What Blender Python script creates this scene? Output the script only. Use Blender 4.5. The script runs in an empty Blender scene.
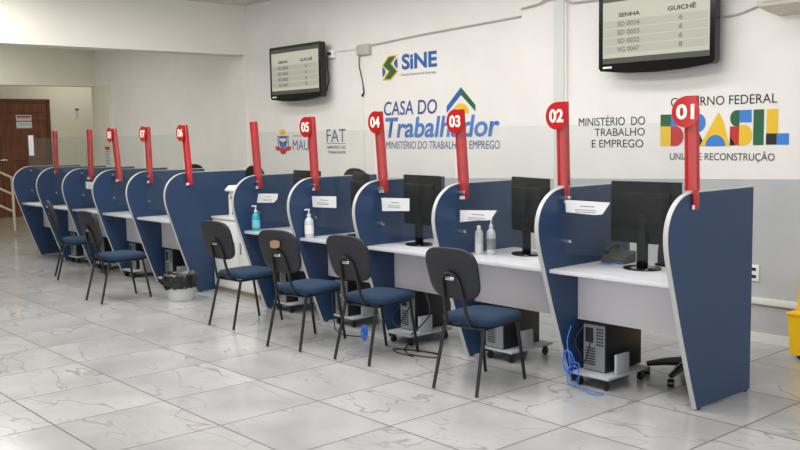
import bpy, bmesh, math, random
from mathutils import Vector, Matrix
random.seed(7)
PI = math.pi
C = bpy.context.scene.collection

# ------------------------------------------------------------------ materials
def lin(c):
    return tuple(((v/255)/12.92 if v/255 <= .04045 else ((v/255+.055)/1.055)**2.4) for v in c) + (1,)

def mat(name, rgb, rough=.5, metal=0, spec=.5, noise=0, nscale=30, bump=0, emit=0, coat=0):
    m = bpy.data.materials.new(name); m.use_nodes = True
    nt = m.node_tree; b = nt.nodes['Principled BSDF']
    b.inputs['Roughness'].default_value = rough
    b.inputs['Metallic'].default_value = metal
    b.inputs['Specular IOR Level'].default_value = spec
    b.inputs['Coat Weight'].default_value = coat
    col = lin(rgb)
    b.inputs['Base Color'].default_value = col
    if noise or bump:
        tc = nt.nodes.new('ShaderNodeTexCoord'); n = nt.nodes.new('ShaderNodeTexNoise')
        n.inputs['Scale'].default_value = nscale; n.inputs['Detail'].default_value = 4
        nt.links.new(tc.outputs['Object'], n.inputs['Vector'])
        if noise:
            r = nt.nodes.new('ShaderNodeMapRange')
            r.inputs['From Min'].default_value = .3; r.inputs['From Max'].default_value = .7
            r.inputs['To Min'].default_value = 1-noise; r.inputs['To Max'].default_value = 1+noise
            nt.links.new(n.outputs['Fac'], r.inputs['Value'])
            mx = nt.nodes.new('ShaderNodeVectorMath'); mx.operation = 'SCALE'
            mx.inputs[0].default_value = col[:3]
            nt.links.new(r.outputs['Result'], mx.inputs['Scale'])
            nt.links.new(mx.outputs[0], b.inputs['Base Color'])
        if bump:
            bp = nt.nodes.new('ShaderNodeBump'); bp.inputs['Strength'].default_value = bump
            bp.inputs['Distance'].default_value = .01
            nt.links.new(n.outputs['Fac'], bp.inputs['Height'])
            nt.links.new(bp.outputs['Normal'], b.inputs['Normal'])
    if emit:
        b.inputs['Emission Color'].default_value = col
        b.inputs['Emission Strength'].default_value = emit
    return m

M = {}
M['blue'] = mat('blue laminate', (38, 62, 96), .42, noise=.05, nscale=5)
M['band'] = mat('white edge banding', (186, 187, 187), .45)
M['desk'] = mat('white desk laminate', (206, 208, 213), .35, noise=.01, nscale=6)
M['modesty'] = mat('off white modesty board', (214, 211, 215), .5)
M['red'] = mat('red acrylic', (178, 16, 22), .3, coat=.5)
M['white'] = mat('white paint', (235, 235, 232), .5)
M['numeral'] = mat('sign numeral white', (245, 236, 220), .5, emit=.15)
M['black'] = mat('black plastic', (24, 25, 28), .42, noise=.08, nscale=80)
M['gloss_black'] = mat('glossy black plastic', (12, 13, 15), .15)
M['mon'] = mat('monitor black', (4, 4, 5), .5, spec=.2)
M['tube'] = mat('black painted steel', (14, 14, 16), .35)
M['seat'] = mat('navy upholstery', (17, 48, 76), .9, noise=.15, nscale=200, bump=.3)
M['back'] = mat('charcoal backrest plastic', (33, 35, 40), .6, noise=.06, nscale=60)
M['chrome'] = mat('clear steel clip', (200, 205, 210), .2, metal=.9)
M['silver'] = mat('silver perforated steel', (140, 143, 147), .45, metal=.3)
M['paper'] = mat('white paper', (218, 219, 222), .8)
M['ink'] = mat('grey print', (130, 130, 135), .8)
M['trolley'] = mat('grey laminate trolley', (178, 180, 186), .5)
M['bin'] = mat('white bin plastic', (205, 207, 206), .45)
M['bag'] = mat('black bin liner', (20, 20, 22), .25, bump=.8, nscale=25)
M['yellow'] = mat('yellow plastic', (240, 190, 20), .4)
M['metalwhite'] = mat('white lacquered steel', (228, 228, 226), .4)
M['brownbase'] = mat('beige plinth strip', (150, 138, 118), .6)
M['wood'] = None
M['rail'] = mat('cream painted rail', (205, 196, 176), .4)
M['cableblue'] = mat('blue network cable', (60, 120, 215), .4)
M['cableblack'] = mat('black cable', (20, 20, 22), .5)
M['teal'] = mat('turquoise gel', (40, 170, 190), .2)
M['clear'] = mat('clear plastic bottle', (200, 208, 212), .15)
M['bottlewhite'] = mat('white bottle plastic', (214, 216, 216), .35)
M['ac'] = mat('air conditioner casing', (208, 202, 188), .5)
M['trunk'] = mat('white trunking', (222, 222, 220), .5)
M['trunkgrey'] = mat('painted surface conduit', (184, 180, 174), .6)
M['brown'] = mat('worn tan patch', (150, 125, 95), .8)
# wall paints
M['l_blue'] = mat('logo blue', (48, 98, 170), .7, noise=.12, nscale=9)
M['l_navy'] = mat('logo dark blue', (56, 84, 145), .7)
M['l_tblue'] = mat('logo mid blue', (74, 122, 192), .7, noise=.25, nscale=5)
M['l_green'] = mat('logo green', (40, 98, 62), .7)
M['l_yellow'] = mat('logo yellow', (232, 190, 50), .7)
M['l_red'] = mat('logo red', (190, 48, 45), .7)
M['l_sky'] = mat('logo sky blue', (58, 128, 205), .7)
M['l_black'] = mat('logo black', (34, 34, 38), .7)
M['l_grey'] = mat('logo slate', (92, 104, 124), .7)
M['l_white'] = mat('logo white', (225, 225, 225), .7)

def glass_mat(name, tint=(.955, .965, .965), haze=.016, hazecol=(190, 195, 198)):
    m = bpy.data.materials.new(name); m.use_nodes = True
    nt = m.node_tree; nt.nodes.clear()
    out = nt.nodes.new('ShaderNodeOutputMaterial')
    tr = nt.nodes.new('ShaderNodeBsdfTransparent'); tr.inputs[0].default_value = tint+(1,)
    df = nt.nodes.new('ShaderNodeBsdfDiffuse'); df.inputs[0].default_value = lin(hazecol)
    gl = nt.nodes.new('ShaderNodeBsdfGlossy'); gl.inputs['Roughness'].default_value = .02
    m1 = nt.nodes.new('ShaderNodeMixShader'); m1.inputs[0].default_value = haze
    nt.links.new(tr.outputs[0], m1.inputs[1]); nt.links.new(df.outputs[0], m1.inputs[2])
    ge = nt.nodes.new('ShaderNodeNewGeometry')
    dt = nt.nodes.new('ShaderNodeVectorMath'); dt.operation = 'DOT_PRODUCT'
    nt.links.new(ge.outputs['Normal'], dt.inputs[0]); nt.links.new(ge.outputs['Incoming'], dt.inputs[1])
    ab = nt.nodes.new('ShaderNodeMath'); ab.operation = 'ABSOLUTE'; nt.links.new(dt.outputs['Value'], ab.inputs[0])
    om = nt.nodes.new('ShaderNodeMath'); om.operation = 'SUBTRACT'; om.inputs[0].default_value = 1; nt.links.new(ab.outputs[0], om.inputs[1])
    pw = nt.nodes.new('ShaderNodeMath'); pw.operation = 'POWER'; pw.inputs[1].default_value = 5; nt.links.new(om.outputs[0], pw.inputs[0])
    fr = nt.nodes.new('ShaderNodeMath'); fr.operation = 'MULTIPLY_ADD'; fr.inputs[1].default_value = .5; fr.inputs[2].default_value = .012
    nt.links.new(pw.outputs[0], fr.inputs[0])
    m2 = nt.nodes.new('ShaderNodeMixShader')
    nt.links.new(fr.outputs[0], m2.inputs[0]); nt.links.new(m1.outputs[0], m2.inputs[1]); nt.links.new(gl.outputs[0], m2.inputs[2])
    nt.links.new(m2.outputs[0], out.inputs[0])
    return m
M['glass'] = glass_mat('acrylic screen')

def wood_mat():
    m = bpy.data.materials.new('varnished wood'); m.use_nodes = True
    nt = m.node_tree; b = nt.nodes['Principled BSDF']; b.inputs['Roughness'].default_value = .45
    tc = nt.nodes.new('ShaderNodeTexCoord'); mp = nt.nodes.new('ShaderNodeMapping')
    mp.inputs['Scale'].default_value = (6, 6, .8)
    n = nt.nodes.new('ShaderNodeTexNoise'); n.inputs['Scale'].default_value = 3; n.inputs['Detail'].default_value = 6
    cr = nt.nodes.new('ShaderNodeValToRGB')
    cr.color_ramp.elements[0].position = .35; cr.color_ramp.elements[0].color = lin((98, 56, 34))
    cr.color_ramp.elements[1].position = .65; cr.color_ramp.elements[1].color = lin((122, 73, 45))
    nt.links.new(tc.outputs['Object'], mp.inputs[0]); nt.links.new(mp.outputs[0], n.inputs['Vector'])
    nt.links.new(n.outputs['Fac'], cr.inputs[0]); nt.links.new(cr.outputs[0], b.inputs['Base Color'])
    return m
M['wood'] = wood_mat()

def floor_mat():
    m = bpy.data.materials.new('marble tile floor'); m.use_nodes = True
    nt = m.node_tree; N = nt.nodes.new; L = nt.links.new
    b = nt.nodes['Principled BSDF']
    tc = N('ShaderNodeTexCoord')
    off = N('ShaderNodeVectorMath'); off.operation = 'ADD'; off.inputs[1].default_value = (.34+.703*100, .085+.708*100, 0)
    L(tc.outputs['Object'], off.inputs[0])
    dv = N('ShaderNodeVectorMath'); dv.operation = 'DIVIDE'; dv.inputs[1].default_value = (.703, .708, 1)
    L(off.outputs[0], dv.inputs[0])
    # cell id and in-cell coordinate
    fl = N('ShaderNodeVectorMath'); fl.operation = 'FLOOR'; L(dv.outputs[0], fl.inputs[0])
    fr = N('ShaderNodeVectorMath'); fr.operation = 'FRACTION'; L(dv.outputs[0], fr.inputs[0])
    wn = N('ShaderNodeTexWhiteNoise'); L(fl.outputs[0], wn.inputs['Vector'])
    sc = N('ShaderNodeVectorMath'); sc.operation = 'SCALE'; sc.inputs['Scale'].default_value = 17; L(wn.outputs['Color'], sc.inputs[0])
    ad = N('ShaderNodeVectorMath'); ad.operation = 'ADD'; L(tc.outputs['Object'], ad.inputs[0]); L(sc.outputs[0], ad.inputs[1])
    def vein(scale, rot, width, detail, dist):
        mp = N('ShaderNodeMapping'); mp.inputs['Rotation'].default_value = (0, 0, rot); mp.inputs['Scale'].default_value = (1, 2.2, 1)
        L(ad.outputs[0], mp.inputs[0])
        n = N('ShaderNodeTexNoise'); n.inputs['Scale'].default_value = scale; n.inputs['Detail'].default_value = detail
        n.inputs['Roughness'].default_value = .55; n.inputs['Distortion'].default_value = dist
        L(mp.outputs[0], n.inputs['Vector'])
        s = N('ShaderNodeMath'); s.operation = 'SUBTRACT'; s.inputs[1].default_value = .5; L(n.outputs['Fac'], s.inputs[0])
        a = N('ShaderNodeMath'); a.operation = 'ABSOLUTE'; L(s.outputs[0], a.inputs[0])
        r = N('ShaderNodeMapRange'); r.inputs['From Max'].default_value = width; r.inputs['To Min'].default_value = 1; r.inputs['To Max'].default_value = 0
        L(a.outputs[0], r.inputs['Value'])
        return r.outputs['Result']
    v1 = vein(.95, .6, .012, 3, .4); v2 = vein(1.5, -.4, .005, 4, .6)
    cl = N('ShaderNodeTexNoise'); cl.inputs['Scale'].default_value = 1.6; cl.inputs['Detail'].default_value = 3; L(ad.outputs[0], cl.inputs['Vector'])
    gate = N('ShaderNodeMapRange'); gate.inputs['From Min'].default_value = .40; gate.inputs['From Max'].default_value = .58; L(cl.outputs['Fac'], gate.inputs['Value'])
    mxv = N('ShaderNodeMath'); mxv.operation = 'MAXIMUM'; L(v1, mxv.inputs[0])
    h = N('ShaderNodeMath'); h.operation = 'MULTIPLY'; h.inputs[1].default_value = .6; L(v2, h.inputs[0]); L(h.outputs[0], mxv.inputs[1])
    g2 = N('ShaderNodeMath'); g2.operation = 'MULTIPLY'; L(mxv.outputs[0], g2.inputs[0]); L(gate.outputs['Result'], g2.inputs[1])
    g3 = N('ShaderNodeMath'); g3.operation = 'MULTIPLY'; g3.inputs[1].default_value = .5; L(g2.outputs[0], g3.inputs[0])
    base = N('ShaderNodeValToRGB'); base.color_ramp.elements[0].position = .3; base.color_ramp.elements[0].color = lin((164, 165, 166))
    base.color_ramp.elements[1].position = .7; base.color_ramp.elements[1].color = lin((188, 189, 189))
    L(cl.outputs['Fac'], base.inputs[0])
    m1 = N('ShaderNodeMixRGB'); m1.inputs[2].default_value = lin((96, 98, 102)); L(g3.outputs[0], m1.inputs[0]); L(base.outputs[0], m1.inputs[1])
    # grout
    sp = N('ShaderNodeSeparateXYZ'); L(fr.outputs[0], sp.inputs[0])
    def edge(o):
        a = N('ShaderNodeMath'); a.operation = 'SUBTRACT'; a.inputs[1].default_value = .5; L(o, a.inputs[0])
        c = N('ShaderNodeMath'); c.operation = 'ABSOLUTE'; L(a.outputs[0], c.inputs[0])
        d = N('ShaderNodeMath'); d.operation = 'GREATER_THAN'; d.inputs[1].default_value = .4935; L(c.outputs[0], d.inputs[0])
        return d.outputs[0]
    mm = N('ShaderNodeMath'); mm.operation = 'MAXIMUM'; L(edge(sp.outputs[0]), mm.inputs[0]); L(edge(sp.outputs[1]), mm.inputs[1])
    m2 = N('ShaderNodeMixRGB'); m2.inputs[2].default_value = lin((84, 82, 80)); L(mm.outputs[0], m2.inputs[0]); L(m1.outputs[0], m2.inputs[1])
    L(m2.outputs[0], b.inputs['Base Color'])
    rr = N('ShaderNodeMapRange'); rr.inputs['To Min'].default_value = .17; rr.inputs['To Max'].default_value = .7; L(mm.outputs[0], rr.inputs['Value'])
    L(rr.outputs['Result'], b.inputs['Roughness'])
    b.inputs['Specular IOR Level'].default_value = .45
    return m
M['floor'] = floor_mat()

def wall_mat():
    m = bpy.data.materials.new('two tone wall paint'); m.use_nodes = True
    nt = m.node_tree; N = nt.nodes.new; L = nt.links.new
    b = nt.nodes['Principled BSDF']; b.inputs['Roughness'].default_value = .65
    tc = N('ShaderNodeTexCoord'); sp = N('ShaderNodeSeparateXYZ'); L(tc.outputs['Object'], sp.inputs[0])
    k = N('ShaderNodeMath'); k.operation = 'MULTIPLY_ADD'; k.inputs[1].default_value = .021; k.inputs[2].default_value = 1.296
    L(sp.outputs[0], k.inputs[0])
    g = N('ShaderNodeMath'); g.operation = 'GREATER_THAN'; L(sp.outputs[2], g.inputs[0]); L(k.outputs[0], g.inputs[1])
    n = N('ShaderNodeTexNoise'); n.inputs['Scale'].default_value = 2.5; n.inputs['Detail'].default_value = 6; L(tc.outputs['Object'], n.inputs['Vector'])
    def ramp(a, c):
        r = N('ShaderNodeValToRGB'); r.color_ramp.elements[0].position = .3; r.color_ramp.elements[0].color = lin(a)
        r.color_ramp.elements[1].position = .7; r.color_ramp.elements[1].color = lin(c); L(n.outputs['Fac'], r.inputs[0]); return r.outputs[0]
    mx = N('ShaderNodeMixRGB'); L(g.outputs[0], mx.inputs[0]); L(ramp((176, 179, 181), (186, 189, 191)), mx.inputs[1]); L(ramp((229, 226, 222), (235, 232, 228)), mx.inputs[2])
    L(mx.outputs[0], b.inputs['Base Color'])
    return m
M['wall'] = wall_mat()
M['wallplain'] = mat('cream wall paint', (226, 224, 208), .7, noise=.02, nscale=2)
M['beam'] = mat('white beam paint', (226, 224, 216), .7, noise=.01, nscale=2)
M['ceil'] = mat('ceiling paint', (216, 208, 200), .8)
M['ramp'] = mat('worn ramp floor', (150, 142, 128), .5, noise=.1, nscale=4)

def screen_mat():
    m = mat('lit television screen', (196, 196, 178), .3, emit=.0)
    b = m.node_tree.nodes['Principled BSDF']
    b.inputs['Base Color'].default_value = lin((120, 122, 112))
    b.inputs['Emission Color'].default_value = lin((196, 196, 180)); b.inputs['Emission Strength'].default_value = .62
    return m
M['screen'] = screen_mat()
M['scrbar'] = mat('screen header bar', (74, 76, 68), .3, emit=.12)
M['scrrow'] = mat('screen row band', (150, 150, 138), .3, emit=.48)
M['scrtext'] = mat('screen dark text', (70, 66, 60), .5)
M['scrtext2'] = mat('screen faint text', (118, 115, 104), .5, emit=.12)

# ------------------------------------------------------------------ mesh builder
class MB:
    def __init__(s): s.bm = bmesh.new()
    def box(s, x0, x1, y0, y1, z0, z1, bev=0, seg=2, rot=None):
        r = bmesh.ops.create_cube(s.bm, size=1)
        vs = r['verts']
        for v in vs:
            v.co = Vector(((x0+x1)/2+v.co.x*(x1-x0), (y0+y1)/2+v.co.y*(y1-y0), (z0+z1)/2+v.co.z*(z1-z0)))
        if bev:
            es = list({e for v in vs for e in v.link_edges})
            r = bmesh.ops.bevel(s.bm, geom=es, offset=bev, segments=seg, affect='EDGES', profile=.5)
            vs = r['verts']
        if rot: bmesh.ops.transform(s.bm, matrix=rot, verts=list({v for v in vs}))
        return s
    def prism(s, pts, a, b, axis='y'):
        """closed polygon pts in the plane perpendicular to axis, extruded from a to b"""
        def P(p, t):
            if axis == 'x': return (t, p[0], p[1])
            if axis == 'y': return (p[0], t, p[1])
            return (p[0], p[1], t)
        A = [s.bm.verts.new(P(p, a)) for p in pts]
        B = [s.bm.verts.new(P(p, b)) for p in pts]
        n = len(pts)
        s.bm.faces.new(A); s.bm.faces.new(B[::-1])
        for i in range(n):
            s.bm.faces.new((A[i], B[i], B[(i+1) % n], A[(i+1) % n]))
        return s
    def tube(s, pts, r, seg=10, closed=False):
        pts = [Vector(p) for p in pts]; n = len(pts)
        rs = r if isinstance(r, (list, tuple)) else [r]*n
        rings = []; up = None
        for i, p in enumerate(pts):
            if closed: t = (pts[(i+1) % n]-pts[i-1]).normalized()
            elif i == 0: t = (pts[1]-p).normalized()
            elif i == n-1: t = (p-pts[-2]).normalized()
            else: t = ((pts[i+1]-p).normalized()+(p-pts[i-1]).normalized()).normalized()
            if up is None:
                a = Vector((0, 0, 1)) if abs(t.z) < .9 else Vector((1, 0, 0))
                up = (a-a.dot(t)*t).normalized()
            else:
                up = (up-up.dot(t)*t)
                up = up.normalized() if up.length > 1e-6 else Vector((0, 0, 1))
            w = t.cross(up)
            rings.append([s.bm.verts.new(p+(math.cos(k*2*PI/seg)*up+math.sin(k*2*PI/seg)*w)*rs[i]) for k in range(seg)])
        for i in range(n if closed else n-1):
            A = rings[i]; B = rings[(i+1) % n]
            for k in range(seg):
                s.bm.faces.new((A[k], A[(k+1) % seg], B[(k+1) % seg], B[k]))
        if not closed:
            s.bm.faces.new(rings[0][::-1]); s.bm.faces.new(rings[-1])
        return s
    def lathe(s, prof, c=(0, 0, 0), seg=24, axis='z', sx=1, sy=1):
        rings = []
        for r, h in prof:
            ring = []
            for k in range(seg):
                a = k*2*PI/seg
                if axis == 'z': co = (c[0]+r*sx*math.cos(a), c[1]+r*sy*math.sin(a), c[2]+h)
                elif axis == 'y': co = (c[0]+r*math.cos(a), c[1]+h, c[2]+r*math.sin(a))
                else: co = (c[0]+h, c[1]+r*math.cos(a), c[2]+r*math.sin(a))
                ring.append(s.bm.verts.new(co))
            rings.append(ring)
        for A, B in zip(rings, rings[1:]):
            for k in range(seg): s.bm.faces.new((A[k], A[(k+1) % seg], B[(k+1) % seg], B[k]))
        s.bm.faces.new(rings[0][::-1]); s.bm.faces.new(rings[-1])
        return s
    def build(s, name, m, parent=None, smooth=35, loc=None):
        bmesh.ops.recalc_face_normals(s.bm, faces=s.bm.faces[:])
        me = bpy.data.meshes.new(name); s.bm.to_mesh(me); s.bm.free()
        me.materials.append(m)
        if smooth:
            me.polygons.foreach_set('use_smooth', [True]*len(me.polygons))
            try: me.set_sharp_from_angle(angle=math.radians(smooth))
            except Exception: pass
        o = bpy.data.objects.new(name, me); C.objects.link(o)
        if parent: o.parent = parent
        if loc: o.location = loc
        return o

def tag(o, label=None, cat=None, group=None, kind=None):
    if label: o['label'] = label
    if cat: o['category'] = cat
    if group: o['group'] = group
    if kind: o['kind'] = kind
    return o
def thing(name, label, cat, loc=(0, 0, 0), rz=0, group=None):
    o = bpy.data.objects.new(name, None); C.objects.link(o)
    o.location = loc; o.rotation_euler = (0, 0, rz); o.empty_display_size = .1
    return tag(o, label, cat, group)
def struct(o): o['kind'] = 'structure'; return o
def dup(root, loc, rz=0, label=None, group=None):
    r = root.copy(); C.objects.link(r); r.location = loc; r.rotation_euler = (0, 0, rz)
    if label: r['label'] = label
    if group: r['group'] = group
    for ch in list(root.children):
        c = ch.copy(); C.objects.link(c); c.parent = r
        for g in list(ch.children):
            d = g.copy(); C.objects.link(d); d.parent = c
    return r

def text_mesh(body, bold=0.0, shear=0.0):
    cu = bpy.data.curves.new('txt', 'FONT'); cu.body = body; cu.size = 1; cu.offset = bold; cu.shear = shear
    cu.resolution_u = 4
    o = bpy.data.objects.new('txt', cu); C.objects.link(o)
    dg = bpy.context.evaluated_depsgraph_get(); dg.update()
    me = bpy.data.meshes.new_from_object(o.evaluated_get(dg))
    bpy.data.objects.remove(o); bpy.data.curves.remove(cu)
    return me
def text(name, body, x0, x1, z0, z1, y, m, parent=None, bold=0.0, shear=0.0, depth=.002, fitz=True):
    """flat lettering facing -y, fitted to the box x0..x1, z0..z1"""
    me = text_mesh(body, bold, shear)
    xs = [v.co.x for v in me.vertices]; ys = [v.co.y for v in me.vertices]
    a, b, c, d = min(xs), max(xs), min(ys), max(ys)
    for v in me.vertices:
        v.co = Vector((x0+(v.co.x-a)/(b-a)*(x1-x0), y, z0+(v.co.y-c)/(d-c)*(z1-z0)))
    me.materials.clear(); me.materials.append(m); me.name = name
    words = [w for w in body.split(' ') if w]
    if len(words) < 2 or name in ('queue_number', 'subtitle'):
        o = bpy.data.objects.new(name, me); C.objects.link(o)
        if parent: o.parent = parent
        return o
    # one mesh per word: islands of the outline grouped at the widest gaps
    bm = bmesh.new(); bm.from_mesh(me); bm.faces.ensure_lookup_table()
    seen = set(); isl = []
    for f in bm.faces:
        if f.index in seen: continue
        st = [f]; seen.add(f.index); grp = []
        while st:
            g = st.pop(); grp.append(g.index)
            for v in g.verts:
                for h in v.link_faces:
                    if h.index not in seen: seen.add(h.index); st.append(h)
        vx = [v.co.x for i in grp for v in bm.faces[i].verts]
        isl.append((min(vx), max(vx), grp))
    isl.sort(key=lambda t: t[0])
    gaps = []; mx = isl[0][1]
    for i in range(1, len(isl)):
        gaps.append((isl[i][0]-mx, i)); mx = max(mx, isl[i][1])
    cuts = sorted(i for g, i in sorted(gaps, reverse=True)[:len(words)-1])
    res = None
    for a_, b_ in zip([0]+cuts, cuts+[len(isl)]):
        keep = {i for t in isl[a_:b_] for i in t[2]}
        b2 = bm.copy(); b2.faces.ensure_lookup_table()
        bmesh.ops.delete(b2, geom=[f for f in b2.faces if f.index not in keep], context='FACES')
        m2 = bpy.data.meshes.new(name); b2.to_mesh(m2); b2.free(); m2.materials.append(m)
        o = bpy.data.objects.new(name, m2); C.objects.link(o)
        if parent: o.parent = parent
        res = res or o
    bm.free()
    return res

# ------------------------------------------------------------------ camera
F, YAW, PIT, ROL = 919.09, -.853887, -.097946, -.017566
fw = Vector((math.sin(YAW)*math.cos(PIT), math.cos(YAW)*math.cos(PIT), math.sin(PIT)))
rt = Vector((math.cos(YAW), -math.sin(YAW), 0)); up = rt.cross(fw)
r2 = math.cos(ROL)*rt+math.sin(ROL)*up; u2 = -math.sin(ROL)*rt+math.cos(ROL)*up
cam = bpy.data.objects.new('camera', bpy.data.cameras.new('camera')); C.objects.link(cam)
mw = Matrix((r2, u2, -fw)).transposed().to_4x4(); mw.translation = Vector((2.9123, -4.8444, 1.6761))
cam.matrix_world = mw
cam.data.sensor_width = 36; cam.data.lens = 36*F/800; cam.data.clip_end = 100
bpy.context.scene.camera = cam

# ------------------------------------------------------------------ room shell
WY = 1.961
def wallbox(name, m, *a):
    return struct(MB().box(*a).build(name, m, smooth=0))
wallbox('floor', M['floor'], -15.4, 7, -9.2, 5.2, -.1, 0)
wallbox('wall_back', M['wall'], -13.05, 7, WY, WY+.2, 0, 3.5)
wallbox('ceiling', M['ceil'], -15.4, 7, -9.2, 5.2, 3.45, 3.6)
b = wallbox('wall_beam', M['beam'], -8.3, -8.0, -9.2, WY, 2.79, 3.45)
wallbox('wall_pilaster_left', M['wall'], -8.42, -8.02, WY-.05, WY, 0, 2.79)
wallbox('wall_lintel', M['wallplain'], -13.25, -13.05, -9.2, WY, 2.62, 3.45)
wallbox('wall_pilaster_far', M['wallplain'], -13.05, -12.42, WY-.06, WY, 0, 2.62)
wallbox('wall_pilaster_middle', M['wall'], -3.04, -2.5, WY-.03, WY, 0, 3.45)
wallbox('wall_vestibule', M['wallplain'], -15.4, -15.2, -9.2, 5.2, 0, 3.45)
wallbox('wall_vestibule_side', M['wallplain'], -15.2, -13.05, 5.0, 5.2, 0, 3.45)
wallbox('wall_vestibule_return', M['wallplain'], -13.25, -13.05, WY, 5.0, 0, 3.45)
wallbox('baseboard_back', M['trunk'], -2.4, 7, WY-.014, WY, .0, .075)
# vertical flat strip on the middle pilaster
wallbox('trim_1', mat('pale strip paint', (212, 213, 208), .6), -2.64, -2.52, WY-.042, WY-.03, .95, 2.88)
# ramp up to the door
struct(MB().prism([(-15.2, .0), (-15.2, .24), (-14.9, .24), (-13.6, .0)], -1.5, 3.2).build('floor_ramp', M['ramp'], smooth=0))
# front shop windows (behind the photographer): dark mullions letting daylight in
mb = MB()
for i in range(15): mb.box(-15.2+i*1.55, -15.12+i*1.55, -9.1, -9.0, 0, 3.45)
for z in (0, .9, 1.9, 2.7, 3.37): mb.box(-15.2, 6.6, -9.1, -9.0, z, z+.08)
wallbox('light_block_front_left', M['wallplain'], -15.4, -5.6, -9.3, -9.1, 0, 3.45)  # unseen; added to block daylight and darken the far-left floor
struct(mb.build('window_1', mat('dark window frames', (40, 42, 45), .5), smooth=0))

# ------------------------------------------------------------------ door, vestibule
XD = -15.2
d = struct(MB().box(XD, XD+.05, .95, 1.84, .25, 2.42).build('door_1', M['wood'], smooth=0))
mb = MB()
for z in (.75, 1.30, 2.05, 2.22): mb.box(XD+.05, XD+.056, .99, 1.82, z, z+.016)
mb.build('panel_grooves', mat('dark wood groove', (84, 46, 28), .5), d, smooth=0)
MB().box(XD, XD+.07, 1.84, 1.90, .25, 2.45).box(XD, XD+.07, -.2, 1.90, 2.42, 2.48).build('door_frame', mat('dark wood frame', (92, 52, 33), .5), d, smooth=0)
hd = MB().lathe([(.022, 0), (.022, .04)], (XD+.05, 1.02, 1.325), axis='x', seg=12)
hd.tube([(XD+.09, 1.02, 1.325), (XD+.10, 1.0, 1.325), (XD+.10, .9, 1.325)], .011)
hd.build('door_handle', M['chrome'], d)
d2 = struct(MB().box(XD, XD+.05, -.15, .94, .25, 2.46).build('door_2', M['wood'], smooth=0))
def notice(name, label, origin, w, h, axis, header=None, lines=4, cat='notice', barcol=None, group=None):
    """a flat printed sheet; axis 'x' faces +x (door wall), 'y' faces -y"""
    t = thing(name, label, cat, origin, 0, group)
    def B(mbx, a0, a1, z0, z1, e0, e1):
        return mbx.box(e0, e1, a0, a1, z0, z1) if axis == 'x' else mbx.box(a0, a1, -e1, -e0, z0, z1)
    B(MB(), -w/2, w/2, -h/2, h/2, 0, .003).build('sheet', M['paper'], t, smooth=0)
    mb = MB()
    for i in range(lines):
        z = h*.22-i*h*.62/max(1, lines)
        B(mb, -w*.38, w*(.38-.12*(i % 2)), z-h*.02, z+h*.02, .003, .004)
    mb.build('printed_lines', M['ink'], t, smooth=0)
    if header:
        B(MB(), -w*.45, w*.45, h*.30, h*.44, .003, .004).build('header', header, t, smooth=0)
    return t
notice('door_notice', 'white and grey printed sign fixed on the brown wooden door', (XD+.052, 1.395, 2.05), .29, .25, 'x', M['l_red'], 3)
notice('wall_notice', 'small grey notice high on the wall right of the wooden door', (XD+.003, 2.46, 2.2), .08, .24, 'x', M['l_black'], 4)
notice('wall_poster', 'narrow red and white poster on the far wall behind sign 08', (-12.545, WY-.063, 1.38), .22, .40, 'y', M['l_red'], 5)

# hand rail on the ramp
t = thing('handrail', 'cream metal three-bar handrail beside the ramp at far left', 'handrail', (0, 0, 0))
MB().tube([(-14.05, .75, .0), (-14.05, .75, 1.02)], .024).build('post', M['rail'], t)
for z in (1.03, .73, .42):
    MB().tube([(-14.05, .75, z), (-14.05, .50, z+.13), (-14.05, -.9, z+.62)], .02).build('bar', M['rail'], t)
MB().tube([(-14.05, -.9, .02), (-14.05, -.9, 1.66)], .024).build('post', M['rail'], t)

# ------------------------------------------------------------------ booths
S, GAP = .9356, 1.3633
PX = [-(k*S) if k < 6 else -(5*S+GAP+(k-6)*S) for k in range(12)]
for k_, d_ in {0: .010, 1: .010, 2: -.020, 3: -.008, 4: .010, 5: .020, 7: .010, 9: -.015}.items(): PX[k_] += d_
T = .028; YK = .655
ctrl = [(0, .012), (-.075, .21), (-.149, .42), (-.198, .56), (-.243, .70), (-.285, .83), (-.316, .93), (-.335, 1.02),
        (-.336, 1.09), (-.322, 1.15), (-.292, 1.205), (-.245, 1.252), (-.185, 1.287), (-.12, 1.304), (-.06, 1.31)]
def crom(P, n=4):
    out = []
    for i in range(len(P)-1):
        p0 = Vector(P[max(i-1, 0)]); p1 = Vector(P[i]); p2 = Vector(P[i+1]); p3 = Vector(P[min(i+2, len(P)-1)])
        for j in range(n):
            u = j/n
            out.append(tuple(.5*((2*p1)+(-p0+p2)*u+(2*p0-5*p1+4*p2-p3)*u*u+(-p0+3*p1-3*p2+p3)*u**3)))
    out.append(tuple(P[-1])); return out
curve = crom(ctrl)
outline = [(y, z) for y, z in curve]+[(YK, 1.31), (YK, .012)]
def make_divider():
    t = thing('booth_divider', '', 'divider')
    MB().prism(outline, -T/2, T/2, 'x').build('panel', M['blue'], t, smooth=0)
    # edge banding follows front curve and top
    path = curve+[(YK, 1.31)]
    mb = MB(); off = []
    for i, (y, z) in enumerate(path):
        a = Vector(path[max(i-1, 0)]); b = Vector(path[min(i+1, len(path)-1)])
        d = (b-a).normalized(); n = Vector((-d.y, d.x))
        off.append((y+n.x*.006, z+n.y*.006))
    mb.prism(off+path[::-1], -T/2-.001, T/2+.001, 'x')
    mb.build('edge_band', M['band'], t, smooth=0)
    for y in (.045, .62):
        MB().lathe([(.014, 0), (.014, .013)], (0, y, 0), seg=12).build('glide', M['black'], t)
    return t
div0 = make_divider()
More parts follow.
